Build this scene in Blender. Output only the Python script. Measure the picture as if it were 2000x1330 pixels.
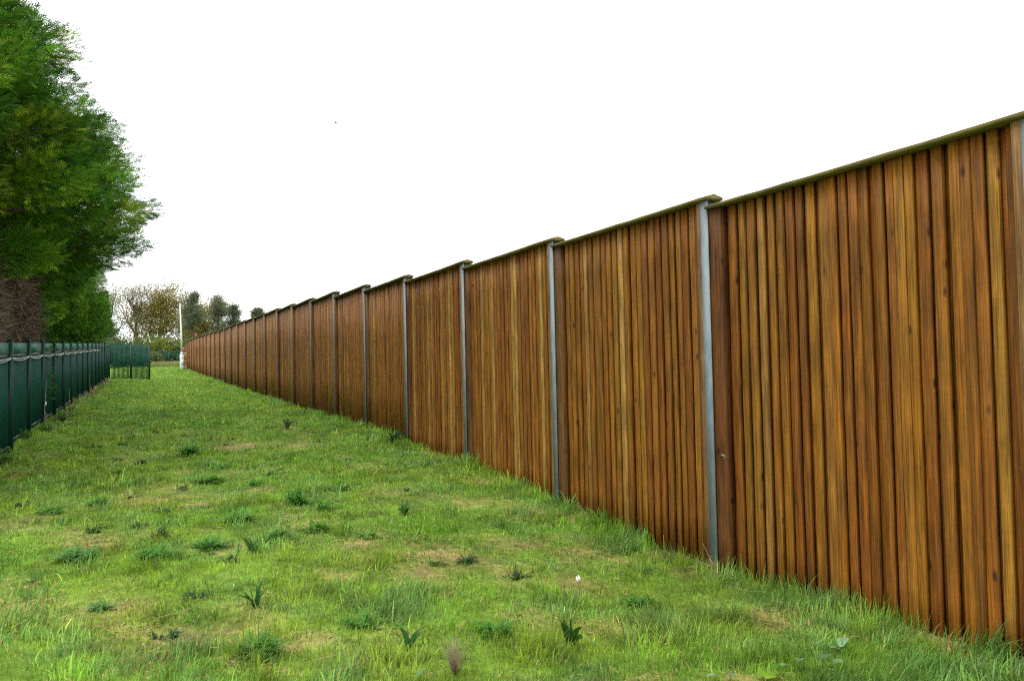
import bpy, math, random
import numpy as np
from mathutils import Matrix, Vector

for o in list(bpy.data.objects):
    bpy.data.objects.remove(o)
scene = bpy.context.scene
COL = scene.collection
rng = np.random.default_rng(7)
random.seed(7)
H = 1.65                      # eye height above the zero level of the terrain

# ------------------------------------------------------------------ camera
YAW, PITCH, ROLL, FPX = .4143, .0338, .0218, 1700.0
F = np.array([math.cos(YAW)*math.cos(PITCH), -math.sin(YAW)*math.cos(PITCH), math.sin(PITCH)])
R0 = np.array([-math.sin(YAW), -math.cos(YAW), 0.0])
U0 = np.cross(R0, F)
R = R0*math.cos(ROLL) - U0*math.sin(ROLL)
U = R0*math.sin(ROLL) + U0*math.cos(ROLL)
cam = bpy.data.cameras.new('camera')
cam.sensor_width = 36.0
cam.lens = 36.0*FPX/2000.0
cam.clip_start = .05
cam.clip_end = 5000
camo = bpy.data.objects.new('camera', cam)
COL.objects.link(camo)
M = Matrix.Identity(4)
for i in range(3):
    M[i][0], M[i][1], M[i][2] = R[i], U[i], -F[i]
M[2][3] = H
camo.matrix_world = M
scene.camera = camo

# ------------------------------------------------------------------ world, sun, exposure
SUN_EL, SUN_AZ = math.radians(64), math.radians(125)      # azimuth measured from +X towards +Y
w = bpy.data.worlds.new('World')
scene.world = w
w.use_nodes = True
nt = w.node_tree
bg = nt.nodes['Background']
sky = nt.nodes.new('ShaderNodeTexSky')
sky.sky_type = 'NISHITA'
sky.sun_disc = False
sky.sun_elevation = SUN_EL
sky.sun_rotation = math.radians(90) - SUN_AZ
sky.dust_density = 4.0
hsv = nt.nodes.new('ShaderNodeHueSaturation')
hsv.inputs['Saturation'].default_value = .12
hsv.inputs['Value'].default_value = 1.0
mixw = nt.nodes.new('ShaderNodeMixRGB')                     # thick even cloud over the clear sky
mixw.inputs[0].default_value = .8
mixw.inputs[2].default_value = (11.5, 11.7, 12.0, 1)
nt.links.new(sky.outputs[0], hsv.inputs['Color'])
nt.links.new(hsv.outputs[0], mixw.inputs[1])
nt.links.new(mixw.outputs[0], bg.inputs['Color'])
bg.inputs['Strength'].default_value = .10
sl = bpy.data.lights.new('sun', 'SUN')
sl.energy = 1.0
sl.angle = math.radians(35)
sl.color = (1.0, .96, .9)
so = bpy.data.objects.new('sun', sl)
COL.objects.link(so)
sd = Vector((math.cos(SUN_EL)*math.cos(SUN_AZ), math.cos(SUN_EL)*math.sin(SUN_AZ), math.sin(SUN_EL)))
so.rotation_euler = sd.to_track_quat('Z', 'Y').to_euler()
so.location = (0, 0, 60)
scene.view_settings.view_transform = 'Standard'
scene.view_settings.look = 'None'
scene.view_settings.gamma = 1.0
scene.view_settings.exposure = 1.0
scene.render.engine = 'CYCLES'
try:
    scene.cycles.use_denoising = False        # keeps grass blades, twigs and grain crisp
    scene.cycles.filter_width = 1.15
    scene.cycles.max_bounces = 6
    scene.cycles.diffuse_bounces = 3
    scene.cycles.transmission_bounces = 4
    scene.cycles.transparent_max_bounces = 4
except Exception:
    pass

# ------------------------------------------------------------------ helpers
def tag(o, label=None, cat=None, group=None, kind=None):
    if label: o['label'] = label
    if cat: o['category'] = cat
    if group: o['group'] = group
    if kind: o['kind'] = kind
    return o

def empty(name, loc=(0, 0, 0), rz=0.0):
    o = bpy.data.objects.new(name, None)
    o.empty_display_size = .2
    o.location = loc
    o.rotation_euler = (0, 0, rz)
    COL.objects.link(o)
    return o

class MB:
    """collects vertices, quads, triangles and a colour per vertex"""
    def __init__(s):
        s.V, s.Q, s.T, s.C, s.n = [], [], [], [], 0
    def add(s, V, Q=None, T=None, col=(1, 1, 1)):
        V = np.asarray(V, float).reshape(-1, 3)
        if Q is not None and len(Q): s.Q.append(np.asarray(Q, np.int64).reshape(-1, 4) + s.n)
        if T is not None and len(T): s.T.append(np.asarray(T, np.int64).reshape(-1, 3) + s.n)
        c = np.asarray(col, float)
        if c.ndim == 1: c = np.tile(c[:3], (len(V), 1))
        s.V.append(V); s.C.append(c); s.n += len(V)
    def box(s, c, d, col=(1, 1, 1)):
        x, y, z = d[0]/2, d[1]/2, d[2]/2
        V = np.array([[-x,-y,-z],[x,-y,-z],[x,y,-z],[-x,y,-z],[-x,-y,z],[x,-y,z],[x,y,z],[-x,y,z]]) + np.asarray(c, float)
        s.add(V, [[0,3,2,1],[4,5,6,7],[0,1,5,4],[1,2,6,5],[2,3,7,6],[3,0,4,7]], col=col)
    def tube(s, P, r, n=6, col=(1, 1, 1), cap=True):
        P = np.asarray(P, float); m = len(P)
        r = np.broadcast_to(np.asarray(r, float), (m,))
        T = np.gradient(P, axis=0); T /= np.linalg.norm(T, axis=1)[:, None] + 1e-9
        ref = np.array([0, 0, 1.0]) if abs(T[0][2]) < .9 else np.array([1.0, 0, 0])
        A = np.cross(T, ref); A /= np.linalg.norm(A, axis=1)[:, None] + 1e-9
        B = np.cross(T, A)
        th = np.arange(n)*2*np.pi/n
        V = P[:, None] + r[:, None, None]*(A[:, None]*np.cos(th)[None, :, None] + B[:, None]*np.sin(th)[None, :, None])
        idx = np.arange(m*n).reshape(m, n)
        a = idx[:-1]; b = idx[1:]
        Q = np.stack([a, np.roll(a, -1, 1), np.roll(b, -1, 1), b], -1).reshape(-1, 4)
        V = V.reshape(-1, 3)
        Tt = []
        if cap:
            for k, ring in ((0, idx[0]), (1, idx[-1])):
                for j in range(1, n-1):
                    Tt.append([ring[0], ring[j+1], ring[j]] if k == 0 else [ring[0], ring[j], ring[j+1]])
        s.add(V, Q, Tt, col)
    def build(s, name, mat, parent=None, smooth=False, origin=None):
        V = np.concatenate(s.V) if s.V else np.zeros((0, 3))
        C = np.concatenate(s.C)
        if origin is not None: V = V - np.asarray(origin, float)
        Q = np.concatenate(s.Q) if s.Q else np.zeros((0, 4), np.int64)
        T = np.concatenate(s.T) if s.T else np.zeros((0, 3), np.int64)
        me = bpy.data.meshes.new(name)
        me.vertices.add(len(V)); me.vertices.foreach_set('co', V.astype(np.float32).ravel())
        nl = len(Q)*4 + len(T)*3
        me.loops.add(nl)
        me.loops.foreach_set('vertex_index', np.concatenate([Q.ravel(), T.ravel()]).astype(np.int32))
        me.polygons.add(len(Q) + len(T))
        st = np.concatenate([np.arange(len(Q))*4, len(Q)*4 + np.arange(len(T))*3]).astype(np.int32)
        me.polygons.foreach_set('loop_start', st)
        me.update(calc_edges=True)
        if smooth: me.polygons.foreach_set('use_smooth', np.ones(len(me.polygons), bool))
        at = me.color_attributes.new('tone', 'FLOAT_COLOR', 'POINT')
        at.data.foreach_set('color', np.concatenate([C, np.ones((len(C), 1))], 1).astype(np.float32).ravel())
        me.materials.append(mat)
        o = bpy.data.objects.new(name, me)
        COL.objects.link(o)
        if origin is not None: o.location = origin
        if parent is not None: o.parent = parent
        return o

def copy_of(o, parent=None):
    c = o.copy(); COL.objects.link(c)
    c.parent = parent
    for ch in list(o.children):
        copy_of(ch, c)
    return c

def hash2(ix, iy, seed):
    h = (ix.astype(np.int64)*374761393 + iy.astype(np.int64)*668265263 + seed*1442695041) & 0xffffffff
    h = ((h ^ (h >> 13))*1274126177) & 0xffffffff
    h = h ^ (h >> 16)
    return (h & 0xffff)/65535.0

def vnoise(x, y, seed=0):
    x = np.asarray(x, float); y = np.asarray(y, float)
    ix = np.floor(x); iy = np.floor(y)
    fx = x - ix; fy = y - iy
    fx = fx*fx*(3-2*fx); fy = fy*fy*(3-2*fy)
    ix = ix.astype(np.int64); iy = iy.astype(np.int64)
    a = hash2(ix, iy, seed); b = hash2(ix+1, iy, seed); c = hash2(ix, iy+1, seed); d = hash2(ix+1, iy+1, seed)
    return (a*(1-fx)+b*fx)*(1-fy) + (c*(1-fx)+d*fx)*fy

def fbm(x, y, seed=0, o=3):
    t, a, n = 0, 1, 0
    for k in range(o):
        t = t + a*vnoise(np.asarray(x)*2**k, np.asarray(y)*2**k, seed+k); n += a; a *= .5
    return t/n

# ------------------------------------------------------------------ materials
def mat_new(name):
    m = bpy.data.materials.new(name); m.use_nodes = True
    n = m.node_tree
    return m, n, n.nodes['Principled BSDF']

def mat_tone(name, rough=.6, spec=.3, transl=0.0, noise=.0, nscale=20.0, gain=1.0):
    """colour from the mesh's own tone attribute, with a little mottling"""
    m, n, p = mat_new(name)
    a = n.nodes.new('ShaderNodeAttribute'); a.attribute_name = 'tone'
    src = a.outputs['Color']
    if noise > 0:
        tc = n.nodes.new('ShaderNodeTexCoord')
        ns = n.nodes.new('ShaderNodeTexNoise'); ns.inputs['Scale'].default_value = nscale; ns.inputs['Detail'].default_value = 4
        n.links.new(tc.outputs['Object'], ns.inputs['Vector'])
        mr = n.nodes.new('ShaderNodeMapRange')
        mr.inputs['To Min'].default_value = 1-noise; mr.inputs['To Max'].default_value = 1+noise
        mr.inputs['From Min'].default_value = .3; mr.inputs['From Max'].default_value = .7
        n.links.new(ns.outputs['Fac'], mr.inputs['Value'])
        mx = n.nodes.new('ShaderNodeVectorMath'); mx.operation = 'SCALE'
        n.links.new(src, mx.inputs[0]); n.links.new(mr.outputs[0], mx.inputs['Scale'])
        src = mx.outputs[0]
    n.links.new(src, p.inputs['Base Color'])
    p.inputs['Roughness'].default_value = rough
    p.inputs['Specular IOR Level'].default_value = spec
    if transl > 0:
        t = n.nodes.new('ShaderNodeBsdfTranslucent')
        n.links.new(src, t.inputs['Color'])
        ms = n.nodes.new('ShaderNodeMixShader'); ms.inputs[0].default_value = transl
        n.links.new(p.outputs[0], ms.inputs[1]); n.links.new(t.outputs[0], ms.inputs[2])
        n.links.new(ms.outputs[0], n.nodes['Material Output'].inputs['Surface'])
    return m

def mat_wood():
    m, n, p = mat_new('stained_timber')
    L = n.links
    a = n.nodes.new('ShaderNodeAttribute'); a.attribute_name = 'tone'
    tc = n.nodes.new('ShaderNodeTexCoord')
    oi = n.nodes.new('ShaderNodeObjectInfo')
    # shift the grain per panel and per board (tone red channel works as the board's seed)
    sep = n.nodes.new('ShaderNodeSeparateColor'); L.new(a.outputs['Color'], sep.inputs[0])
    sc = n.nodes.new('ShaderNodeMath'); sc.operation = 'MULTIPLY'; sc.inputs[1].default_value = 917.0
    L.new(sep.outputs[0], sc.inputs[0])
    sc2 = n.nodes.new('ShaderNodeMath'); sc2.operation = 'MULTIPLY_ADD'; sc2.inputs[1].default_value = 53.0
    L.new(oi.outputs['Random'], sc2.inputs[0]); L.new(sc.outputs[0], sc2.inputs[2])
    cx = n.nodes.new('ShaderNodeCombineXYZ'); L.new(sc2.outputs[0], cx.inputs[2])
    L.new(sc2.outputs[0], cx.inputs[0])
    add = n.nodes.new('ShaderNodeVectorMath'); add.operation = 'ADD'
    L.new(tc.outputs['Object'], add.inputs[0]); L.new(cx.outputs[0], add.inputs[1])
    def stretched(sx, sz):
        mp = n.nodes.new('ShaderNodeVectorMath'); mp.operation = 'MULTIPLY'
        mp.inputs[1].default_value = (sx, sx, sz); L.new(add.outputs[0], mp.inputs[0]); return mp.outputs[0]
    def noise(vec, scale, detail=4, dist=0):
        ns = n.nodes.new('ShaderNodeTexNoise'); ns.inputs['Scale'].default_value = scale
        ns.inputs['Detail'].default_value = detail; ns.inputs['Distortion'].default_value = dist
        L.new(vec, ns.inputs['Vector']); return ns.outputs['Fac']
    def rng_(v, f0, f1, t0, t1):
        mr = n.nodes.new('ShaderNodeMapRange'); mr.inputs['From Min'].default_value = f0; mr.inputs['From Max'].default_value = f1
        mr.inputs['To Min'].default_value = t0; mr.inputs['To Max'].default_value = t1; L.new(v, mr.inputs['Value']); return mr.outputs[0]
    g1 = rng_(noise(stretched(105, 2.2), 1.0, 6, .5), .32, .68, .50, 1.45)
    g2 = rng_(noise(stretched(11, 2.4), 1.0, 4, .6), .3, .7, .62, 1.36)        # broad streaks of stain
    g3 = rng_(noise(stretched(5, 38), 1.0, 3, .8), .38, .62, .95, 1.03)        # saw marks across the board
    vo = n.nodes.new('ShaderNodeTexVoronoi'); vo.inputs['Scale'].default_value = 1.0
    L.new(stretched(9, 4.2), vo.inputs['Vector'])
    sv = n.nodes.new('ShaderNodeSeparateColor'); L.new(vo.outputs['Color'], sv.inputs[0])
    gate = n.nodes.new('ShaderNodeMath'); gate.operation = 'GREATER_THAN'; gate.inputs[1].default_value = .30
    L.new(sv.outputs[0], gate.inputs[0])                                     # only some cells carry a knot
    kd = rng_(vo.outputs['Distance'], .07, .20, .22, 1.0)
    kx = n.nodes.new('ShaderNodeMath'); kx.operation = 'MAXIMUM'; L.new(kd, kx.inputs[0]); L.new(gate.outputs[0], kx.inputs[1])
    kn = kx.outputs[0]
    def mul(x, y):
        q = n.nodes.new('ShaderNodeMath'); q.operation = 'MULTIPLY'; L.new(x, q.inputs[0]); L.new(y, q.inputs[1]); return q.outputs[0]
    tot = mul(mul(g1, g2), mul(g3, kn))
    v = n.nodes.new('ShaderNodeVectorMath'); v.operation = 'SCALE'
    L.new(a.outputs['Color'], v.inputs[0]); L.new(tot, v.inputs['Scale'])
    # reddish stain drifting through the tone
    mx = n.nodes.new('ShaderNodeMixRGB'); mx.blend_type = 'MULTIPLY'
    L.new(rng_(noise(stretched(5, .9), 1.0, 3, .3), .45, .7, 0, .8), mx.inputs[0])
    L.new(v.outputs[0], mx.inputs[1]); mx.inputs[2].default_value = (.92, .74, .45, 1)
    L.new(mx.outputs[0], p.inputs['Base Color'])
    p.inputs['Roughness'].default_value = .62
    p.inputs['Specular IOR Level'].default_value = .25
    b = n.nodes.new('ShaderNodeBump'); b.inputs['Strength'].default_value = .35; b.inputs['Distance'].default_value = .004
    L.new(tot, b.inputs['Height']); L.new(b.outputs[0], p.inputs['Normal'])
    return m

def mat_noise(name, c1, c2, scale, rough=.5, metal=0.0, spec=.4, stretch=(1, 1, 1), detail=5, lo=.35, hi=.65, bump=0.0):
    m, n, p = mat_new(name)
    L = n.links
    tc = n.nodes.new('ShaderNodeTexCoord')
    mp = n.nodes.new('ShaderNodeVectorMath'); mp.operation = 'MULTIPLY'; mp.inputs[1].default_value = stretch
    L.new(tc.outputs['Object'], mp.inputs[0])
    ns = n.nodes.new('ShaderNodeTexNoise'); ns.inputs['Scale'].default_value = scale; ns.inputs['Detail'].default_value = detail
    L.new(mp.outputs[0], ns.inputs['Vector'])
    cr = n.nodes.new('ShaderNodeValToRGB')
    cr.color_ramp.elements[0].position = lo; cr.color_ramp.elements[0].color = (*c1, 1)
    cr.color_ramp.elements[1].position = hi; cr.color_ramp.elements[1].color = (*c2, 1)
    L.new(ns.outputs['Fac'], cr.inputs[0]); L.new(cr.outputs[0], p.inputs['Base Color'])
    p.inputs['Roughness'].default_value = rough; p.inputs['Metallic'].default_value = metal
    p.inputs['Specular IOR Level'].default_value = spec
    if bump:
        b = n.nodes.new('ShaderNodeBump'); b.inputs['Strength'].default_value = bump; b.inputs['Distance'].default_value = .01
        L.new(ns.outputs['Fac'], b.inputs['Height']); L.new(b.outputs[0], p.inputs['Normal'])
    return m

M_WOOD = mat_wood()
M_CAP = mat_noise('algae_stained_capping', (.075, .056, .007), (.130, .102, .016), 9, .75, stretch=(.6, 3, 3), bump=.2)
M_STEEL = mat_noise('galvanised_steel', (.135, .165, .18), (.195, .23, .245), 14, .6, .0, stretch=(1, 1, .35), bump=.05)
M_GREEN = mat_noise('green_powder_coat', (.003, .055, .036), (.005, .070, .046), 3, .6, spec=.2)
M_GREENPOST = mat_noise('dark_green_post_paint', (.003, .026, .018), (.004, .034, .024), 3, .5)
M_GREENSTRIP = mat_noise('bright_green_strip', (.006, .085, .052), (.008, .12, .072), 2.5, .6, spec=.2, stretch=(1, 1, 4))
M_GRASS = mat_tone('grass_blade', .48, .3, .5)
M_LEAF = mat_tone('weed_leaf', .6, .2, .42, .15, 40)
M_CONIFER = mat_tone('conifer_foliage', .65, .15, .22)
M_TWIG = mat_tone('dead_twig', .8, .1, 0, .2, 30)
M_BARK = mat_noise('bark', (.05, .038, .028), (.14, .11, .085), 8, .9, stretch=(3, 3, .6), bump=.5)
M_FARLEAF = mat_tone('distant_foliage', .7, .1, .35)
M_WHITE = mat_noise('white_column_paint', (.52, .56, .56), (.62, .65, .63), 3, .5)
M_GROUND = mat_tone('turf_soil', .95, .1, 0, .35, 9)
M_CABLE = mat_noise('grey_cable_sheath', (.28, .29, .27), (.42, .42, .38), 6, .5)
M_BRICK = mat_tone('brick', .85, .2, 0, .2, 12)
M_DARK = mat_noise('dark_feather', (.03, .03, .03), (.06, .06, .06), 5, .8)
M_SCRAP = mat_noise('white_scrap', (.7, .7, .64), (.82, .82, .78), 20, .6)
M_RED = mat_noise('red_paint', (.32, .06, .05), (.40, .09, .08), 5, .5)
M_YELLOW = mat_noise('yellow_petal', (.7, .5, .02), (.8, .6, .03), 30, .6)

# ------------------------------------------------------------------ terrain
RX = [-400, 0, 4, 6.2, 7, 9.2, 12.2, 15, 18.3, 25, 36, 54, 80, 115, 150, 400, 2000]
RZ = [-1.7, -1.76, -1.73, -1.76, -1.72, -1.57, -1.40, -1.29, -1.18, -1.02, -.73, -.20, .66, 1.72, 1.9, -1, -6]
LX = [-400, 0, 5, 10, 14, 17.0, 19.5, 22.6, 30, 40, 54, 80, 115, 150, 400, 2000]
LZ = [-1.7, -1.73, -1.68, -1.55, -1.44, -1.34, -1.12, -1.02, -.78, -.45, .04, .78, 1.72, 1.9, -1, -6]
FA, FB = 2.43, -.0251                          # line of the green fence: Y = FA + FB*X
FENCE_Y = -4.648
def gz(x, y):
    x = np.asarray(x, float); y = np.asarray(y, float)
    t = np.clip((y - FENCE_Y)/(2.0 - FENCE_Y), 0, 1)
    z = np.interp(x, RX, RZ)*(1-t) + np.interp(x, LX, LZ)*t
    near = np.clip((100 - np.abs(x))/30, 0, 1)
    z = z + near*((fbm(x*.9, y*.9, 11, 3)-.5)*.09 + (fbm(x*.35, y*.35, 5, 2)-.5)*.10)
    return z + H

DRY = [(16.4, -1.9, .75, 1.0), (15.8, -2.7, .6, .8), (8.3, -2.0, .5, .8), (7.4, -2.55, .55, 1.0), (7.0, -2.2, .4, .8), (11.8, -.3, .55, .9),
       (11.0, -.8, .4, .7), (7.35, .65, .4, .8), (7.3, .2, .3, .7), (6.0, -.35, .28, .9), (4.82, -3.99, .28, .9), (7.3, -3.7, .5, .7), (8.8, -4.0, .4, .7),
       (10.3, -2.9, .5, .6), (9.3, -1.7, .45, .7), (5.1, -2.95, .28, .7), (5.6, -2.65, .25, .7), (6.8, -2.9, .4, .7),
       (6.3, -3.35, .35, .7), (5.6, -.1, .2, .8), (6.35, -.7, .3, .6), (9.8, .5, .5, .5), (10.7, 1.0, .5, .6), (13.5, -1.5, .5, .5),
       (7.7, -3.3, .5, .6), (9.6, -3.6, .45, .5), (6.15, -4.35, .2, .8), (12.6, -3.2, .5, .4)]
def dryness(x, y):
    d = np.zeros_like(np.asarray(x, float))
    wob = 1 + .9*(fbm(np.asarray(x)*2.2, np.asarray(y)*2.2, 31, 3)-.5)*2
    for cx, cy, r, s in DRY:
        d = np.maximum(d, s*np.exp(-(((x-cx)/(r*1.0))**2 + ((y-cy)/(r*.8))**2)*wob))
    d = np.maximum(d, np.clip((fbm(np.asarray(x)*1.3, np.asarray(y)*1.3, 77, 3)-.60)*5, 0, .6)*np.clip((40-np.asarray(x))/25, 0, 1))
    brk = np.clip((fbm(np.asarray(x)*4.5, np.asarray(y)*4.5, 87, 3)-.30)*2.6, 0, 1)
    return np.clip(d*(.26+1.05*brk), 0, 1)

def ground():
    def lines(dense, lo, hi):
        a = [dense[0]]
        s = .3
        while a[-1] > lo: s *= 1.35; a.append(a[-1]-s)
        b = [dense[-1]]; s = .3
        while b[-1] < hi: s *= 1.35; b.append(b[-1]+s)
        return np.concatenate([np.array(a[:0:-1]), dense, np.array(b[1:])])
    xs = lines(np.concatenate([np.arange(1.5, 20, .09), np.arange(20, 60, .3), np.arange(60, 130, 1.0)]), -900, 1900)
    ys = lines(np.arange(-5.4, 3.2, .09), -1500, 1500)
    X, Y = np.meshgrid(xs, ys, indexing='ij')
    Z = gz(X, Y)
    V = np.stack([X, Y, Z], -1).reshape(-1, 3)
    idx = np.arange(len(V)).reshape(X.shape)
    Q = np.stack([idx[:-1, :-1], idx[1:, :-1], idx[1:, 1:], idx[:-1, 1:]], -1).reshape(-1, 4)
    d = dryness(X, Y).ravel()[:, None]
    n = fbm(X*3, Y*3, 3, 3).ravel()[:, None]
    green = np.array([.110, .190, .022])*(.6+.8*n)
    straw = np.array([.26, .20, .075])*(.5+n)
    C = green*(1-d*.85) + straw*d*.85
    mb = MB(); mb.add(V, Q, col=C)
    o = mb.build('lawn_ground', M_GROUND, smooth=True)
    tag(o, 'rising strip of rough green turf between the two fences', 'ground', kind='structure')
ground()

# ------------------------------------------------------------------ timber fence
S1 = 6.16
P0X = 3.165
def post_x(n): return P0X if n == 0 else (.3 if n < 0 else S1 + 3.0*(n-1))
TOPX = [0, 3.3, 6.2, 9.2, 12.2, 15.2, 18.2, 21.2, 24.2, 27.2, 30.2, 36, 41.4, 47, 55, 65.8, 76.5, 82]
TOPZ = [1.32, 1.404, 1.487, 1.569, 1.67, 1.777, 1.90, 2.03, 2.12, 2.20, 2.28, 2.37, 2.48, 2.55, 2.75, 2.97, 3.15, 3.18]
def panel_top(k):                                  # panel k starts (near end) at post k
    return float(np.interp(post_x(k), TOPX, TOPZ)) + H
NP = 26
TONES = np.array([[.34, .150, .028], [.29, .118, .020], [.23, .088, .015], [.38, .190, .045], [.31, .155, .032],
                  [.42, .25, .10], [.185, .068, .014], [.36, .160, .028]])
def tone(front):
    p = np.array([.27, .22, .08, .14, .15, .02, .02, .10]) if front else np.array([.12, .22, .28, .05, .06, .02, .20, .05])
    t = TONES[rng.choice(len(TONES), p=p/p.sum())]
    if front and rng.uniform() < .075: t = np.array([.50, .34, .17])
    t = (t*.82 + TONES[[0, 1, 4, 7]].mean(0)*.18)*rng.uniform(.86, 1.14)*np.array([.60, .525, .21])*(1.0 if front else 1.12)
    return t*np.array([1, rng.uniform(.92, 1.1), rng.uniform(.85, 1.25)])

def board(mb, x0, x1, y0, y1, z0, z1, col, wob=.004, bev=.004, nz=7):
    bev = .0018; wob *= .75
    """one upright board; +Y is the face to the lawn; edges wander a little"""
    zs = np.linspace(z0, z1, nz)
    sec = np.array([[x0, y0], [x1, y0], [x1, y1-bev], [x1-bev, y1], [x0+bev, y1], [x0, y1-bev]])
    lx = np.cumsum(rng.normal(0, wob, nz))*.5; ly = rng.normal(0, wob*.5, nz)
    lw = rng.normal(0, wob*.6, nz)
    V = []
    for i, z in enumerate(zs):
        s = sec.copy()
        s[[0, 4, 5], 0] += lx[i]; s[[1, 2, 3], 0] += lx[i] + lw[i]
        s[:, 1] += ly[i]
        V.append(np.column_stack([s, np.full(6, z)]))
    V = np.concatenate(V)
    Q = []
    for i in range(nz-1):
        for j in range(6):
            a = i*6+j; b = i*6+(j+1) % 6
            Q.append([a, b, b+6, a+6])
    t = (nz-1)*6
    Q += [[t, t+1, t+2, t+5], [t+5, t+2, t+3, t+4], [5, 2, 1, 0], [4, 3, 2, 5]]
    mb.add(V, Q, col=col)

fence = empty('timber_fence', (S1, FENCE_Y, float(gz(S1, FENCE_Y))))
fence_inv = Vector(fence.location)
tag(fence, 'tall brown timber board fence with steel posts along the right side of the grass', 'fence')
def part(mb, name, mat, parent, wloc, smooth=False):
    """wloc: world position of the part's origin; mesh coordinates are relative to it"""
    o = mb.build(name, mat, None, smooth)
    base = Vector(wloc)
    p = parent
    off = Vector((0, 0, 0))
    while p is not None:
        off += p.location; p = p.parent
    o.location = base - off
    o.parent = parent
    return o

for k in range(-1, NP):
    xa = post_x(k) + .1; xb = post_x(k+1)                # clear span between the posts
    Lp = xb - xa
    zt = panel_top(k)
    zg = min(float(gz(xa, FENCE_Y)), float(gz(xb, FENCE_Y))) - .10
    if k == 1: zg = float(gz(xa, FENCE_Y)) + .05
    h = zt - .045 - zg
    org = (xa, FENCE_Y, zg)
    mb = MB()
    nz = 9 if k < 4 else 4
    e = .05
    x = e + .004
    lim = Lp - .165
    # back layer
    while x < lim:
        wd = rng.uniform(.092, .104)
        board(mb, x, min(x+wd, lim+.03), -.044 + rng.normal(0, .002), -.020 + rng.normal(0, .003), 0, h, tone(False), .003, .003, nz)
        x += wd + rng.uniform(.002, .006)
    # front layer, wide gaps between
    x = e + rng.uniform(.02, .05)
    while x < lim - .02:
        wd = rng.choice([.062, .070, .076, .084], p=[.22, .4, .28, .1])
        yj = rng.normal(0, .004)
        x1 = min(x+wd, lim)
        if x1 - x > .03:
            board(mb, x, x1, -.009, .024 + yj, 0, h - rng.uniform(0, .012), tone(True), .0032, .005, nz)
        x += wd + rng.choice([.008, .034, .044, .056], p=[.12, .30, .38, .2]) + rng.normal(0, .003)
    pan = part(mb, 'fence_panel', M_WOOD, fence, org)
    # cap rail: shallow gabled section, runs over the nearer post
    mb = MB()
    c0 = -.112 if k >= 0 else -.1
    sec = np.array([[-.088, -.036], [.098, -.036], [.098, -.008], [.004, .018], [-.088, -.008]])
    n = 13
    xs = np.linspace(c0, Lp + .004, n)
    sag = {0: .006, 1: .003, 3: .006, 5: .004}.get(k, rng.uniform(0, .006))
    V = []
    for i, xx in enumerate(xs):
        t = (xx-c0)/(xs[-1]-c0)
        dz = -sag*4*t*(1-t) + rng.normal(0, .0012)
        V.append(np.column_stack([np.full(5, xx), sec[:, 0] + rng.normal(0, .0015), sec[:, 1] + dz]))
    V = np.concatenate(V); Q = []
    for i in range(n-1):
        for j in range(5):
            a = i*5+j; b = i*5+(j+1) % 5
            Q.append([a, a+5, b+5, b])
    T = [[0, 1, 2], [0, 2, 4], [4, 2, 3]]
    b5 = (n-1)*5
    T += [[b5, b5+2, b5+1], [b5, b5+4, b5+2], [b5+4, b5+3, b5+2]]
    mb.add(V, Q, T)
    part(mb, 'cap_rail', M_CAP, pan, (xa, FENCE_Y, zt - .018))
    if k == 0:
        mb = MB(); th = np.linspace(0, 2*np.pi, 13)[:-1]
        rr = .030*np.array([1, .8, 1.2, .7, .9, 1.3, .8, .7, 1.0, 1.3, .8, .9])
        ring = np.stack([rr*np.cos(th), np.zeros(12), rr*np.sin(th)*.8], -1)
        mb.add(np.concatenate([ring, ring + [0, .002, 0], [[0, .002, 0], [-.075, .002, .002]]]), [[i, (i+1) % 12, 12+(i+1) % 12, 12+i] for i in range(12)], [[12+i, 12+(i+1) % 12, 24] for i in range(12)] + [[12, 12+11, 25]], col=(.22, .15, .10))
        part(mb, 'paint_splash', M_TWIG, pan, (6.06, FENCE_Y+.0565, H-.77))
    # pale batten against the nearer post, wide flat board at the far end
    mb = MB(); board(mb, .004, .066, -.02, .066 if k < 5 else .084, 0, h, np.array([.185, .108, .042])*rng.uniform(.85, 1.1), .002, .004, nz)
    part(mb, 'edge_batten', M_WOOD, pan, (xa, FENCE_Y, zg + (.03 if k == 1 else 0)))
    mb = MB(); board(mb, Lp-.150, Lp+(.043 if k < 5 else -.003), -.028, .054 if k < 5 else .080, 0, h-.003, [(.105, .040, .009), (.115, .055, .016), (.10, .042, .010)][k % 3], .002, .004, nz)
    part(mb, 'end_board', M_WOOD, pan, (xa, FENCE_Y, zg))

for n in range(-1, NP+1):
    xa = post_x(n)
    zt = panel_top(min(n, NP-1)) - .062
    zg = float(gz(xa, FENCE_Y)) - .25
    h = zt - zg
    mb = MB()
    mb.box((.05, .068, h/2), (.1, .010, h))             # front flange
    mb.box((.05, -.0, h/2), (.008, .124, h))            # web
    mb.box((.05, -.068, h/2), (.1, .010, h))            # back flange
    part(mb, 'steel_post', M_STEEL, fence, (xa, FENCE_Y, zg))

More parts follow.
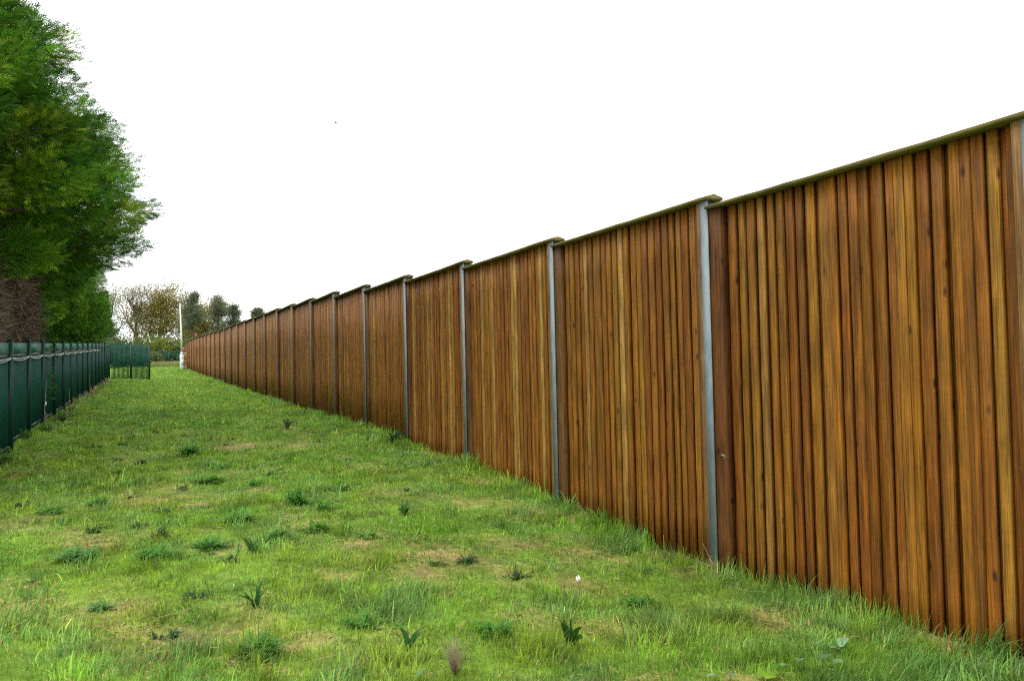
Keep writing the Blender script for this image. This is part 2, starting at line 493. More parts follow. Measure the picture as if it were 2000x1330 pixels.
# ------------------------------------------------------------------ green railing fence on the left
def fy(x): return FA + FB*x
PSP, X0 = 2.4, 17.8
rail_f = empty('railing_fence', (X0, fy(X0), float(gz(X0, fy(X0)))))
tag(rail_f, 'dark green metal railing fence along the left edge of the grass under the conifers', 'fence')
RH = 1.98
ang = math.atan(FB)
def ftop(x): return .73 + .0361*(x-17.8) + H
def rail_bay(parent, xa, ya, xb, yb, strip=True, nbars=21):
    za, zb = float(gz(xa, ya)), float(gz(xb, yb))
    top = max(za, zb) if strip else .5*(za+zb)
    L_ = math.hypot(xb-xa, yb-ya); ux, uy = (xb-xa)/L_, (yb-ya)/L_
    nx, ny = uy, -ux                                    # towards the lawn
    zt = (ftop(xa)+ftop(xb))*.5 - .05 if strip else .5*(za+zb) + RH - .04
    zb_ = .5*(za+zb) + (.07 if strip else .0)
    mb = MB()
    for i in range(nbars):
        t = (i+.7)/(nbars+.4)*L_
        sl_ = (ftop(xb)-ftop(xa))*(t/L_-.5) if strip else 0
        mb.tube([(ux*t, uy*t, zb_-za+sl_), (ux*t, uy*t, zt-za-.01+sl_)], .0125 if strip else .021, 6)
    o = part(mb, 'bar_panel', M_GREEN, parent, (xa, ya, za), True)
    def slab(name, z0, z1, th, off, mat):
        mb = MB()
        c = [(0, -th/2), (0, th/2), (L_, th/2), (L_, -th/2)]
        pts = [(ux*a+nx*(b+off), uy*a+ny*(b+off)) for a, b in c]
        q_ = (ftop(xb)-ftop(xa))*.5 if strip else 0
        e_ = [-q_, -q_, q_, q_]
        V = [(px, py, z0+e) for (px, py), e in zip(pts, e_)] + [(px, py, z1+e) for (px, py), e in zip(pts, e_)]
        mb.add(V, [[0,3,2,1],[4,5,6,7],[0,1,5,4],[1,2,6,5],[2,3,7,6],[3,0,4,7]])
        part(mb, name, mat, parent, (xa, ya, za))
    slab('top_rail', zt-za-.26, zt-za-.215, .034, 0, M_GREENPOST)
    slab('bottom_rail', zb_-za+.04, zb_-za+.085, .034, 0, M_GREENPOST)
    if strip:
        slab('top_strip', zt-za-.205, zt-za-.005, .006, .021, M_GREENSTRIP)
def rail_post(parent, x, y, h=None, s=.06, off=.035):
    z = float(gz(x, y)) - .1
    if h is None: h = ftop(x) - z - .1
    mb = MB(); mb.box((0, -off, (h+.1)/2), (s, s+.03, h+.1))
    mb.box((0, -off, h+.1+.006), (s+.008, s+.038, .012))
    return part(mb, 'post', M_GREENPOST, parent, (x, y, z))
NBAY = 15
for i in range(-3, NBAY+1):
    x = X0 + PSP*i
    rail_post(rail_f, x, fy(x))
    if i < NBAY:
        rail_bay(rail_f, x, fy(x), x+PSP, fy(x+PSP))
XC = X0 + PSP*NBAY; YC = fy(XC)
# return across the strip at the far corner
ret = empty('railing_return', (XC, YC-.1, float(gz(XC, YC))))
tag(ret, 'short see-through run of green railings turning across the grass at the far left corner', 'fence')
pts = [(XC+.1, YC-.12), (XC-.1, YC-.12-1.02), (XC-.35, YC-.12-1.98)]
for (xa, ya), (xb, yb) in zip(pts[:-1], pts[1:]):
    rail_bay(ret, xa, ya, xb, yb, False, 15)
for i, (x, y) in enumerate(pts):
    if i: rail_post(ret, x, y, RH+.02, .075, .0)
# grey cable strung along the railings
mb = MB()
for off, dz, r in ((0, 0, .011), (.006, -.075, .009)):
    P = []
    for i in range(-3, 11):
        xa = X0 + PSP*i
        for t in np.linspace(0, 1, 9)[:-1]:
            x = xa + PSP*t
            zz = ftop(x)
            P.append((x, fy(x)-.05-off, zz - .32 + dz*(.35+.65*math.sin(math.pi*t))*.5 - .03*math.sin(math.pi*t)))
    mb.tube(P, r, 5)
o = mb.build('cable', M_CABLE, smooth=True)
tag(o, 'pale grey doubled cable sagging from post to post along the green railings', 'cable')

# ------------------------------------------------------------------ grass
def project(P):
    D = np.asarray(P) - np.array([0, 0, H])
    z = D @ F
    return 1000 + FPX*(D @ R)/z, 665 - FPX*(D @ U)/z, z

def blades(x, y, h, wd, az, bend, col, segs=3, roll=None, tipcol=1.15):
    n = len(x)
    z = gz(x, y) - .01
    base = np.stack([x, y, z], -1)
    d = np.stack([np.cos(az), np.sin(az), np.zeros(n)], -1)
    sa = az + np.pi/2 + (rng.normal(0, .7, n) if roll is None else roll)
    s = np.stack([np.cos(sa), np.sin(sa), np.zeros(n)], -1)
    rings = []
    cols = []
    up = np.array([0, 0, 1.0])
    for i in range(segs+1):
        t = i/segs
        ang = bend*t                                        # the blade arcs over
        hor = np.where(bend > .02, (1-np.cos(ang))/np.maximum(bend, .02), 0)*h
        ver = np.where(bend > .02, np.sin(ang)/np.maximum(bend, .02), t)*h
        c = base + d*hor[:, None] + up*ver[:, None]
        wi = wd*(1 - t**1.8)*.5*(.75+.5*min(t*2, 1))
        k = (.72 + (tipcol-.72)*t)
        if i < segs:
            rings.append(np.stack([c - s*wi[:, None], c + s*wi[:, None]], 1)); cols.append(np.repeat(col[:, None]*1.0, 2, 1))
        else:
            rings.append(c[:, None]); cols.append(col[:, None]*1.0)
    V = np.concatenate(rings, 1); C = np.concatenate(cols, 1)
    m = V.shape[1]
    b = (np.arange(n)*m)[:, None]
    Q = []
    for i in range(segs-1):
        Q.append(b + np.array([[2*i, 2*i+1, 2*i+3, 2*i+2]]))
    T = b + np.array([[2*segs-2, 2*segs-1, 2*segs]])
    return V.reshape(-1, 3), (np.concatenate(Q) if Q else None), T, C.reshape(-1, 3)

def mixc(a, b, t): return np.asarray(a)[None]*(1-t[:, None]) + np.asarray(b)[None]*t[:, None]

GR = [.180, .360, .032]; YG = [.285, .385, .038]; BG = [.170, .340, .095]; ST = [.52, .39, .16]; DG = [.095, .235, .018]
def lawn_band(mb, xa, xb, dens, hscale, wscale, segs, margin=180):
    n = int((xb-xa)*8.0*dens)
    x = rng.uniform(xa, xb, n); y = rng.uniform(-5.0, 3.2, n)
    keep = (y > FENCE_Y + .05) & (y < FA + FB*x + .25)
    x, y = x[keep], y[keep]
    px, py, dz = project(np.stack([x, y, gz(x, y)], -1))
    keep = (px > -margin) & (px < 2000+margin) & (py < 1330+margin*1.5) & (dz > .5)
    x, y = x[keep], y[keep]
    dr = dryness(x, y)
    cl = fbm(x*1.6, y*1.6, 21, 3)                       # lush clumps
    keep = rng.uniform(0, 1, len(x)) < np.clip(1.05 - .55*dr, .1, 1)*(.55+.75*cl)
    x, y, dr, cl = x[keep], y[keep], dr[keep], cl[keep]
    n = len(x)
    tuft = np.clip((fbm(x*3.1, y*3.1, 41, 2)-.52)*4.5, 0, 1)
    edge = np.exp(-((y-FENCE_Y)/.38)**2) + .55*np.exp(-((y-(FA+FB*x))/.35)**2)
    h = (.024 + .036*cl + .090*tuft*cl)*rng.lognormal(0, .38, n)*hscale*(1-.45*dr) + .125*edge*rng.uniform(.1, 1.3, n)*(.45+1.1*fbm(x*2.2, y*2.2, 151, 2))*np.clip(1.2-x/60, .5, 1)
    wd = rng.uniform(.0034, .0070, n)*wscale*(1+.5*tuft)
    az = fbm(x*2.0, y*2.0, 51, 2)*9 + rng.normal(0, .8, n)
    bend = np.clip(rng.gamma(3, .32, n)*(.7+.6*tuft), .05, 2.6)
    c1 = fbm(x*.8, y*.8, 61, 3); c2 = fbm(x*2.7, y*2.7, 71, 2)
    col = mixc(GR, YG, np.clip((c1-.36)*3.2 + rng.normal(0, .22, n), 0, 1))
    tb = np.clip((c2-.5)*3 + tuft*.5 + rng.normal(0, .2, n), 0, 1)[:, None]*.75
    col = col*(1-tb) + np.asarray(BG)[None]*tb
    td = np.clip(rng.normal(.0, .25, n), 0, .8)[:, None]
    col = col*(1-td) + np.asarray(DG)[None]*td
    isst = rng.uniform(0, 1, n) < (.085 + .6*dr)
    col[isst] = np.asarray(ST)*rng.uniform(.5, 1.15, isst.sum())[:, None]
    h[isst] *= .75
    bend[isst] = np.clip(bend[isst]*1.6, .3, 2.8)
    cm = .66 + .72*np.clip((fbm(x*6, y*6, 101, 2)-.25)*2, 0, 1)*(.75+.5*fbm(x*1.4, y*1.4, 131, 2)); col *= cm[:, None]
    pl = rng.uniform(0, 1, n) < .07  # random pale blades: glints of sky painted into the blade colour
    col[pl] = np.asarray([.22, .32, .12])
    col *= rng.lognormal(0, .28, n)[:, None]
    mb.add(*blades(x, y, h, wd, az, bend, col, segs)[:3], col=blades_col(col, segs))
    return n
def blades_col(col, segs):
    return np.repeat(col[:, None], 2*segs+1, 1).reshape(-1, 3)

mb = MB()
tot = 0
for xa, xb, dn, hs, ws, sg in [(2.6, 5.5, 5200, 1.15, 1.0, 4), (5.5, 8, 3600, 1.1, 1.15, 3), (8, 12, 2300, 1.0, 1.45, 3), (12, 20, 1150, 1.0, 2.1, 3), (20, 34, 520, 1.0, 3.2, 2),
                                (34, 58, 240, 1.0, 5.0, 2), (58, 90, 110, 1.1, 8.0, 2)]:
    tot += lawn_band(mb, xa, xb, dn, hs, ws, sg)
# straw litter lying flat in the dry patches
n = 70000
x = rng.uniform(3, 20, n); y = rng.uniform(-4.5, 2.2, n)
k = rng.uniform(0, 1, n) < dryness(x, y)*.8 + .05*np.clip((fbm(x*2.3, y*2.3, 141, 2)-.4)*5, 0, 1)
x, y = x[k], y[k]; n = len(x)
az = rng.uniform(0, 6.28, n); ln = rng.uniform(.025, .085, n); s = rng.uniform(.0014, .0036, n)
z = gz(x, y) + rng.uniform(.012, .05, n)
d = np.stack([np.cos(az), np.sin(az), rng.normal(0, .15, n)], -1); sd_ = np.stack([-np.sin(az), np.cos(az), rng.normal(0, .2, n)], -1)
P = np.stack([x, y, z], -1)
V = np.stack([P-d*ln[:, None]/2-sd_*s[:, None], P-d*ln[:, None]/2+sd_*s[:, None], P+d*ln[:, None]/2+sd_*s[:, None], P+d*ln[:, None]/2-sd_*s[:, None]], 1)
cc = np.asarray([.56, .43, .21])[None]*rng.uniform(.4, 1.2, n)[:, None]
mb.add(V.reshape(-1, 3), np.arange(4*n).reshape(-1, 4), col=np.repeat(cc, 4, 0))
# a few long fallen straws
for i in range(90):
    xx = rng.uniform(3.6, 13); yy = rng.uniform(-4.3, 1.6); a = rng.uniform(0, 6.28); l = rng.uniform(.10, .30)
    p = np.array([xx, yy, float(gz(xx, yy)) + rng.uniform(.03, .07)]); d = np.array([math.cos(a)*l, math.sin(a)*l, rng.normal(.02, .05)])
    mb.tube([p-d/2, p+rng.normal(0, .012, 3), p+d/2], [.0022, .002, .0012], 4, np.array([.55, .42, .22])*rng.uniform(.6, 1.15))
# long meadow grass at the far end and beyond
n = 26000
x = rng.uniform(88, 114, n); y = rng.uniform(-9, 6, n)
col = mixc([.12, .17, .03], [.32, .27, .12], np.clip((x-96)/14 + rng.normal(0, .3, n), 0, 1))*rng.uniform(.7, 1.2, n)[:, None]
mb.add(*blades(x, y, rng.uniform(.12, .42, n)*np.clip((x-84)/20, .4, 1.1), np.full(n, .035), rng.uniform(0, 6.28, n), rng.uniform(.2, 1.4, n), col, 2)[:3], col=blades_col(col, 2))
o = mb.build('grass', M_GRASS)
tag(o, 'rough green grass with straw coloured dry patches covering the strip', 'grass', kind='stuff')
print('blades', tot)

# small round leaves of clover and chickweed among the grass
mb = MB()
n = 30000
x = rng.uniform(3, 26, n); y = rng.uniform(-4.5, 2.3, n)
k = (fbm(x*1.3, y*1.3, 91, 3) + .25*np.exp(-((y-(FA+FB*x))/.5)**2) > .56)
x, y = x[k], y[k]; n = len(x)
px, py, dz = project(np.stack([x, y, gz(x, y)], -1)); k = (px > -150) & (px < 2150) & (py < 1500)
x, y = x[k], y[k]; n = len(x)
s = rng.uniform(.006, .014, n)*(1+x/22)
P = np.stack([x, y, gz(x, y) + rng.uniform(.015, .06, n)], -1)
N = rng.normal(0, .45, (n, 3)); N[:, 2] = 1; N /= np.linalg.norm(N, axis=1)[:, None]
A = np.cross(N, rng.normal(0, 1, (n, 3))); A /= np.linalg.norm(A, axis=1)[:, None]; B = np.cross(N, A)
V = np.stack([P - A*s[:, None], P - B*s[:, None]*.75 + A*s[:, None]*.2, P + A*s[:, None]*1.1, P + B*s[:, None]*.75 + A*s[:, None]*.2], 1)
cc = mixc([.06, .15, .015], [.13, .22, .02], rng.uniform(0, 1, n))
mb.add(V.reshape(-1, 3), np.arange(4*n).reshape(-1, 4), col=np.repeat(cc, 4, 0))
o = mb.build('clover', M_LEAF)
tag(o, 'low clover and chickweed leaves mixed into the turf', 'ground cover', kind='stuff')

# ------------------------------------------------------------------ weeds
def leaf_strip(mb, org, az, elev, L_, wid, curl, col, lobes=0, n=9, fold=.25, tw=0.0):
    """a leaf along an arc; lobes > 0 gives a jagged thistle edge"""
    t = np.linspace(0, 1, n)
    a = elev - curl*t
    ds = L_/(n-1)
    hx = np.concatenate([[0], np.cumsum(np.cos(a[:-1])*ds)]); hz = np.concatenate([[0], np.cumsum(np.sin(a[:-1])*ds)])
    d = np.array([math.cos(az), math.sin(az), 0]); s = np.array([-math.sin(az), math.cos(az), 0])
    s = s*math.cos(tw) + np.array([0, 0, 1])*math.sin(tw)
    C = np.asarray(org) + d*hx[:, None] + np.array([0, 0, 1.0])*hz[:, None]
    prof = np.sin(np.pi*np.clip(t*.93+.06, 0, 1))**.75*wid/2
    if lobes: prof = prof*np.where(np.arange(n) % 2 == 0, .38, 1.15)*rng.uniform(.85, 1.15, n)
    upn = np.stack([-np.sin(a)*d[0], -np.sin(a)*d[1], np.cos(a)], -1)
    fw = np.where(np.arange(n) % 2 == 1, L_*.06, 0) if lobes else np.zeros(n)
    l = C + s*prof[:, None] + upn*(prof*fold)[:, None] + d*fw[:, None]
    r = C - s*prof[:, None] + upn*(prof*fold)[:, None] + d*fw[:, None]
    V = np.concatenate([l, C, r])
    i = np.arange(n-1)
    Q = np.concatenate([np.stack([i+n, i+n+1, i+1, i], -1), np.stack([i+2*n, i+2*n+1, i+n+1, i+n], -1)])
    cc = np.asarray(col)*rng.uniform(.8, 1.2)
    mb.add(V, Q, col=cc)

def place(name, mb, x, y, mat, label, cat, group=None, dz=-.01):
    o = mb.build(name, mat)
    o.location = (x, y, float(gz(x, y)) + dz)
    tag(o, label, cat, group)
    return o

def pinnate(mb, org, az, elev, L_, wid, curl, col, pairs=6):
    """a divided leaf: arching midrib with jagged leaflets on both sides"""
    t = np.linspace(.12, 1, pairs+1)
    d = np.array([math.cos(az), math.sin(az), 0.0]); sd2 = np.array([-math.sin(az), math.cos(az), 0.0])
    def pt(q):
        a = elev - curl*q*.6
        return np.asarray(org) + L_*q*(d*math.cos(a) + np.array([0, 0, 1.0])*math.sin(a))
    leaf_strip(mb, org, az, elev, L_, wid*.16, curl*.9, col, 0, 5, .2)
    for q in t:
        p = pt(q); w2 = wid*.62*math.sin(math.pi*min(.98, q*.85+.1))
        for sg in (-1, 1):
            a = rng.uniform(.6, 1.1)
            e = d*math.cos(a)*.9 + sd2*sg*math.sin(a) + np.array([0, 0, rng.normal(.15, .25)])
            n_ = np.cross(e, np.array([0, 0, 1.0])); n_ /= np.linalg.norm(n_) + 1e-9
            b = mb.n
            mb.add([p - n_*w2*.16, p + e*w2*.55 - n_*w2*.30, p + e*w2, p + e*w2*.5 + n_*w2*.30], [[0, 1, 2, 3]], col=np.asarray(col)*rng.uniform(.7, 1.35))

def thistle(x, y, size, label, nl=16, up=.6, col=(.030, .085, .024), rad=None):
    mb = MB()
    rad = rad or size*.38
    for i in range(int(nl*1.9)):
        az = i*2.4 + rng.normal(0, .3)
        r = rad*math.sqrt(rng.uniform(0, 1)); a2 = rng.uniform(0, 6.28)
        org = (r*math.cos(a2), r*math.sin(a2), rng.uniform(0, .03))
        pinnate(mb, org, az, rng.uniform(.5, up+.9), size*rng.uniform(.4, .8), size*.34, rng.uniform(.3, 1.5), col, 6)
    place('thistle', mb, x, y, M_LEAF, label, 'weed', 'dark thistles and ragwort in the grass', -.035)

TH = [
 (15.57, -.91, .36, 'bushy dark weed standing alone beside the farthest straw patch', 26),
 (12.7, -1.01, .30, 'wide dark weed clump on the lawn, the nearer neighbour of the lone bushy weed', 26),
 (12.06, -1.53, .20, 'low dark weed just right of the wide dark clump, halfway up the lawn', 14),
 (10.3, -1.78, .34, 'tall upright jagged weed in the middle of the lawn beside straw', 16),
 (9.9, -2.0, .24, 'sprawling dark weed touching the foot of the tall upright weed in mid lawn', 16),
 (9.61, -1.01, .28, 'dark leafy weed left of the tall upright mid lawn weed', 22),
 (8.9, -1.73, .26, 'dark spreading weed between the mid lawn weed and the small weed by the dry patch', 22),
 (8.4, -2.12, .20, 'small dark thistle at the edge of the long dry patch', 14),
 (8.51, -.67, .26, 'crisp jagged thistle with pale lower leaves left of centre', 18),
 (8.64, -1.28, .24, 'dull green thistle between the crisp jagged thistle and the dry patch', 18),
 (8.59, .42, .26, 'dark shadowy thistle nearest the left edge of the picture', 22),
 (8.34, -.18, .26, 'rounded dark thistle between the leftmost thistle and the crisp jagged one', 20),
 (10.88, -2.4, .22, 'small dark weed right of the tall upright weed in mid lawn', 14),
 (5.88, -1.44, .20, 'low greyish thistle in the foreground left of the toothed dock leaf', 14),
 (5.51, -.72, .24, 'blue green thistle lowest in the left half of the picture', 26),
 (5.39, -2.21, .20, 'jagged thistle in the foreground between the upright dock leaves', 20),
 (5.61, -3.46, .20, 'fine leaved thistle in front of the nearest full fence panel', 20),
 (7.08, -4.25, .20, 'leafy weed against the fence just beyond the nearest full steel post', 18),
 (11.69, -4.42, .26, 'spiky weed at the fence foot by the third steel post', 16),
 (4.9, -3.84, .14, 'small blue green weed beside the straw patch near the fence', 10),
 (14.2, .17, .20, 'low weed on the left of the lawn near the railings', 12),
 (11.24, .83, .24, 'broad dark weed low on the left lawn edge', 18),
 (11.53, .36, .26, 'grassy dark tussock weed left of centre', 18),
 (7.6, -1.5, .16, 'small dark rosette just below the small thistle of the dry patch', 10),
 (6.9, .2, .18, 'flat weed beside the brown bare patch at the left edge', 12),
]
for x, y, s, lb, nl in TH:
    thistle(x, y, s, lb, nl, .55 if s < .33 else 1.0, [(.090, .25, .035), (.13, .28, .07), (.15, .32, .04)][rng.choice(3, p=[.5, .25, .25])])

rs = np.random.default_rng(44)
for i in range(60):
    xx = 5 + 15*rs.uniform(0, 1)**.9; yy = rs.uniform(-4.2, 1.5)
    if yy > FA + FB*xx - .3 or min(math.hypot(xx-a[0], yy-a[1]) for a in TH) < .55: continue
    thistle(xx, yy, rs.uniform(.11, .19), 'small low green weed tuft scattered between the larger thistles on the lawn', int(rs.integers(6, 13)), .5)
    COL.objects[-1]['group'] = 'small weed tufts dotted over the lawn'

def dock(x, y, L_, label, nl=6, col=(.035, .10, .015), wid=.055):
    mb = MB()
    for i in range(nl):
        az = i*6.28/nl + rng.normal(0, .4)
        leaf_strip(mb, (rng.normal(0, .012), rng.normal(0, .012), 0), az, rng.uniform(1.0, 1.5), L_*rng.uniform(.7, 1.1), wid*rng.uniform(.7, 1.1), rng.uniform(.1, .8), col, 0, 9, .6, rng.normal(0, .5))
    place('dock', mb, x, y, M_LEAF, label, 'weed', 'upright docks in the grass')
dock(6.48, -.81, .19, 'dark upright dock beside a bare brown spot in the left foreground', 8, (.045, .12, .025), .036)
dock(5.29, -1.58, .17, 'upright dock with a dark toothed leaf left of the dead twig tuft', 6, (.05, .14, .035), .036)
dock(4.94, -2.53, .20, 'dock with tall pointed leaves right of the dead twig tuft', 8)
dock(9.3, -2.75, .16, 'small bright dock in mid lawn toward the fence', 6, (.05, .13, .02))
dock(18.79, -3.03, .28, 'pale tipped leafy dock far up the lawn near the fence', 9, (.09, .16, .06), .09)
dock(8.2, -1.0, .17, 'leaning dock blade behind the dull thistle', 5, (.05, .14, .02))
dock(15.2, -4.3, .30, 'pale leaf and dark weed at the fence foot by the fourth post', 10, (.06, .13, .05), .10)

def broad(x, y, leaves, label, col):
    mb = MB()
    for (dx, dy, dz, az, el, L_, wd) in leaves:
        leaf_strip(mb, (dx, dy, dz), az, el, L_, wd, .7, col, 0, 11, .28, rng.normal(0, .2))
    place('broad_leaf_plant', mb, x, y, M_LEAF, label, 'weed', 'broad leaved plants in the right foreground')
PALE = (.24, .36, .20)
broad(3.97, -3.49, [(0, 0, .05, 2.6, .7, .11, .06), (.02, .05, .03, 1.9, .5, .08, .05)], 'pale grey leaf pair poking through grass, left of the rounded pale leaf', PALE)
broad(3.91, -3.62, [(0, 0, .05, 2.9, .9, .10, .075), (-.03, -.03, .03, 3.9, .6, .07, .05)], 'rounded pale leaf with a dark midrib in the right foreground', PALE)
broad(4.02, -3.86, [(0, 0, .06, -1.0, .5, .12, .065), (.0, .02, .05, 1.6, .6, .06, .05)], 'pale pointed leaf nearest the fence in the right foreground', (.22, .36, .20))
broad(3.86, -3.20, [(0, 0, .04, 2.2, .5, .11, .09), (0, .02, .03, -1.4, .4, .10, .08), (.02, 0, .03, .8, .3, .07, .05)], 'bright yellow green round leaves at the bottom edge', (.22, .40, .03))
broad(4.0, -3.02, [(0, 0, .04, 2.8, .5, .10, .06), (.02, .04, .03, 1.5, .4, .09, .05)], 'dull pale leaves left of the yellow green ones at the bottom edge', (.22, .34, .16))
broad(4.72, -1.48, [(0, 0, .04, 2.6, .9, .09, .06)], 'single pale leaf left of the dead twig tuft at the bottom edge', (.24, .38, .20))
broad(3.62, -4.40, [(0, 0, .09, 2.4, .4, .07, .05), (0, 0, .06, 3.6, .3, .07, .05), (0, .02, .12, 1.2, .5, .06, .045), (0, 0, .03, .4, .3, .07, .05)], 'nettle like sprig against the nearest boards at the right edge', (.06, .16, .03))

# dead twig tuft
mb = MB()
for i in range(70):
    az = rng.uniform(0, 6.28); l = rng.uniform(.10, .24); sp = rng.uniform(.05, .5)
    P = [(0, 0, 0)]
    for t in (.35, .7, 1):
        P.append((math.cos(az)*l*sp*t + rng.normal(0, .008), math.sin(az)*l*sp*t + rng.normal(0, .008), l*t))
    mb.tube(P, np.array([.0016, .0014, .0011, .0006]), 4, np.array([.26, .19, .13])*rng.uniform(.6, 1.3))
place('twig_tuft', mb, 4.75, -1.69, M_TWIG, 'dead grey brown tuft of fine twigs at the bottom of the grass', 'dead plant')

# scraps and a dandelion
mb = MB()
for s in (-1, 1):
    th = np.linspace(0, 2*np.pi, 9)[:-1]
    ring = np.stack([s*.02+.014*np.cos(th), .010*np.sin(th), .028*np.sin(th)+.035], -1)
    V = np.concatenate([ring, [[s*.02, .012, .035], [s*.02, -.012, .035]]])
    T = [[i, (i+1) % 8, 8] for i in range(8)] + [[(i+1) % 8, i, 9] for i in range(8)]
    mb.add(V, None, T)
place('white_scrap', mb, 6.3, -3.31, M_SCRAP, 'two small white scraps side by side in the grass right of centre', 'litter', None, .01).rotation_euler = (0, 0, -.9)
mb = MB()
for i in range(16):
    leaf_strip(mb, (0, 0, .07), i*.39, .5, .022, .008, .3, (1, 1, 1), 0, 4)
place('dandelion', mb, 10.95, -4.2, M_YELLOW, 'tiny yellow dandelion head near the fence foot', 'flower')

# dry stem leaning on the nearest full post
mb = MB()
mb.tube([(0, 0, 0), (.10, .02, .16), (.21, .03, .30)], [.003, .0025, .001], 5, (.33, .2, .1))
for q in range(7):
    t = rng.uniform(.1, .7)
    b = np.array([.21*t, .02, .30*t]); d = np.array([rng.normal(-.02, .05), rng.normal(0, .03), -rng.uniform(.04, .12)])
    mb.tube([b, b+d*.6+[0, 0, .02], b+d], [.0016, .0014, .001], 4, (.35, .22, .1))
place('dry_stem', mb, 5.9, -4.42, M_TWIG, 'thin dry branched stem leaning across the foot of the nearest full steel post', 'dead plant')
mb = MB(); mb.tube([(0, 0, 0), (.0, .02, .12), (.015, .01, .24)], [.002, .002, .001], 5, (.42, .28, .17))
place('dry_stem', mb, 6.75, -4.45, M_TWIG, 'single upright dry grass stalk against the boards left of the nearest full post', 'dead plant')

# ------------------------------------------------------------------ brush along the green fence
mb = MB()
n = 260
for i in range(n):
    x = X0 + 5.5 + 26*rng.uniform(0, 1)**.8
    y = fy(x) - rng.uniform(.06, .34)
    z = float(gz(x, y)) + .02
    l = rng.uniform(.15, .55); az = rng.normal(0, .5) + (0 if rng.uniform() < .5 else math.pi)
    el = abs(rng.normal(0, .35))
    p0 = np.array([x, y, z]); d = np.array([math.cos(az)*math.cos(el), math.sin(az)*math.cos(el)*.5, math.sin(el)])*l
    mid = p0 + d*.5 + rng.normal(0, .03, 3)
    mb.tube([p0, mid, p0+d], np.array([1.0, .8, .4])*rng.uniform(.004, .012), 4, np.array([.30, .24, .17])*rng.uniform(.5, 1.4))
o = mb.build('brushwood', M_TWIG)
tag(o, 'grey dead brushwood lying along the foot of the green railings', 'brushwood', kind='stuff')
def dead_stem(x, h, lean, label, white=False):
    y = fy(x) - .12
    mb = MB()
    mb.tube([(0, 0, 0), (lean*.5, -.01, h*.55), (lean, -.02, h)], [.008, .006, .003], 5, (.30, .24, .17))
    for q in range(6):
        a = rng.uniform(0, 6.28); l = rng.uniform(.12, .35)
        b = np.array([lean*.2, 0, h*rng.uniform(.05, .3)])
        mb.tube([b, b+np.array([math.cos(a)*l*.6, -.04, l*.4]), b+np.array([math.cos(a)*l, -.06, l*.3])], [.006, .005, .003], 4, np.array([.26, .2, .15])*rng.uniform(.7, 1.3))
    if white:
        mb.tube([(lean*.48, -.02, h*.45), (lean*.55, -.02, h*.53)], [.014, .014], 6, (.7, .7, .66))
    place('dead_stem', mb, x, y, M_TWIG, label, 'dead plant')
dead_stem(22.0, 1.05, .45, 'tall dead stem with a white blob at the nearest end of the railings', True)
dead_stem(28.0, .62, .1, 'short dead stem by the middle of the railings')
dead_stem(36.5, .95, .15, 'slim dead stem toward the far end of the railings')
# leafy growth at the fence foot
def nettle(x, off, s, label):
    mb = MB()
    for i in range(46):
        a = rng.uniform(0, 6.28); r = s*math.sqrt(rng.uniform(0, 1))*.9
        lo = (r*math.cos(a), r*math.sin(a)*.6, s*rng.uniform(.1, .8))
        mb.tube([(0, 0, 0), (lo[0]*.7, lo[1]*.7, lo[2]*.5), lo], [.004, .003, .002], 4, (.08, .13, .03))
        leaf_strip(mb, lo, rng.uniform(0, 6.28), rng.uniform(-.2, .9), s*.32, s*.17, .8, (.055, .15, .022), 0, 6, .3)
    place('leafy_weed', mb, x, fy(x)-off, M_LEAF, label, 'weed', 'leafy weeds at the foot of the green railings')
nettle(19.2, .10, .24, 'leafy green weed between the first and second railing posts')
nettle(16.4, .12, .34, 'leafy green weed cut by the left picture edge behind the first post')
nettle(20.6, .3, .26, 'low leafy weed in front of the second railing post')
nettle(23.6, .35, .28, 'leafy weed in front of the third railing bay')
nettle(26.4, .3, .24, 'small leafy weed by the fourth railing bay')
# ------------------------------------------------------------------ conifers on the left
def spray_template():
    """flat feathery spray growing along +X, lying in XY"""
    V, T = [], []
    def blade(p, a, l, wd, dz=0):
        d = np.array([math.cos(a), math.sin(a), dz]); s = np.array([-math.sin(a), math.cos(a), 0])
        b = len(V)
        V.extend([p - s*wd*.35, p + d*l*.45 + s*wd*.55, p + d*l, p + d*l*.45 - s*wd*.55]); T.append([b, b+3, b+2, b+1])
    blade(np.array([0, 0, 0.0]), 0, .55, .035)
    blade(np.array([.45, 0, -.02]), 0, .55, .06, -.2)
    for i, t in enumerate((.12, .32, .52, .70)):
        for s in (-1, 1):
            blade(np.array([t, 0, -.05*t*t]), s*(.75-.25*t), .48*(1.05-t*.6), .062, -.08)
    return np.array(V), np.array(T)
SPV, SPQ = spray_template()
def place_sprays(mb, P, D, size, col, roll=.5):
    n = len(P)
    D = D/np.linalg.norm(D, axis=1)[:, None]
    N = np.tile([0, 0, 1.0], (n, 1)) + rng.normal(0, roll, (n, 3))
    S = np.cross(N, D); S /= np.linalg.norm(S, axis=1)[:, None] + 1e-9
    N = np.cross(D, S)
    m = len(SPV)
    V = P[:, None] + size[:, None, None]*(SPV[None, :, 0:1]*D[:, None] + SPV[None, :, 1:2]*S[:, None] + SPV[None, :, 2:3]*N[:, None])
    Q = (np.arange(n)*m)[:, None, None] + SPQ[None]
    mb.add(V.reshape(-1, 3), Q.reshape(-1, 4), col=np.repeat(col, m, 0))

def conifer_profile(t, hw, full=0.0):
    """crown radius at height fraction t; full > 0 keeps the foot as broad as the middle"""
    p = np.interp(t, [0, .1, .3, .5, .62, .8, .93, 1.0], [.66, .66, .74, .94, 1.0, .80, .46, .10])
    return hw*max(p, full if t < .6 else 0)

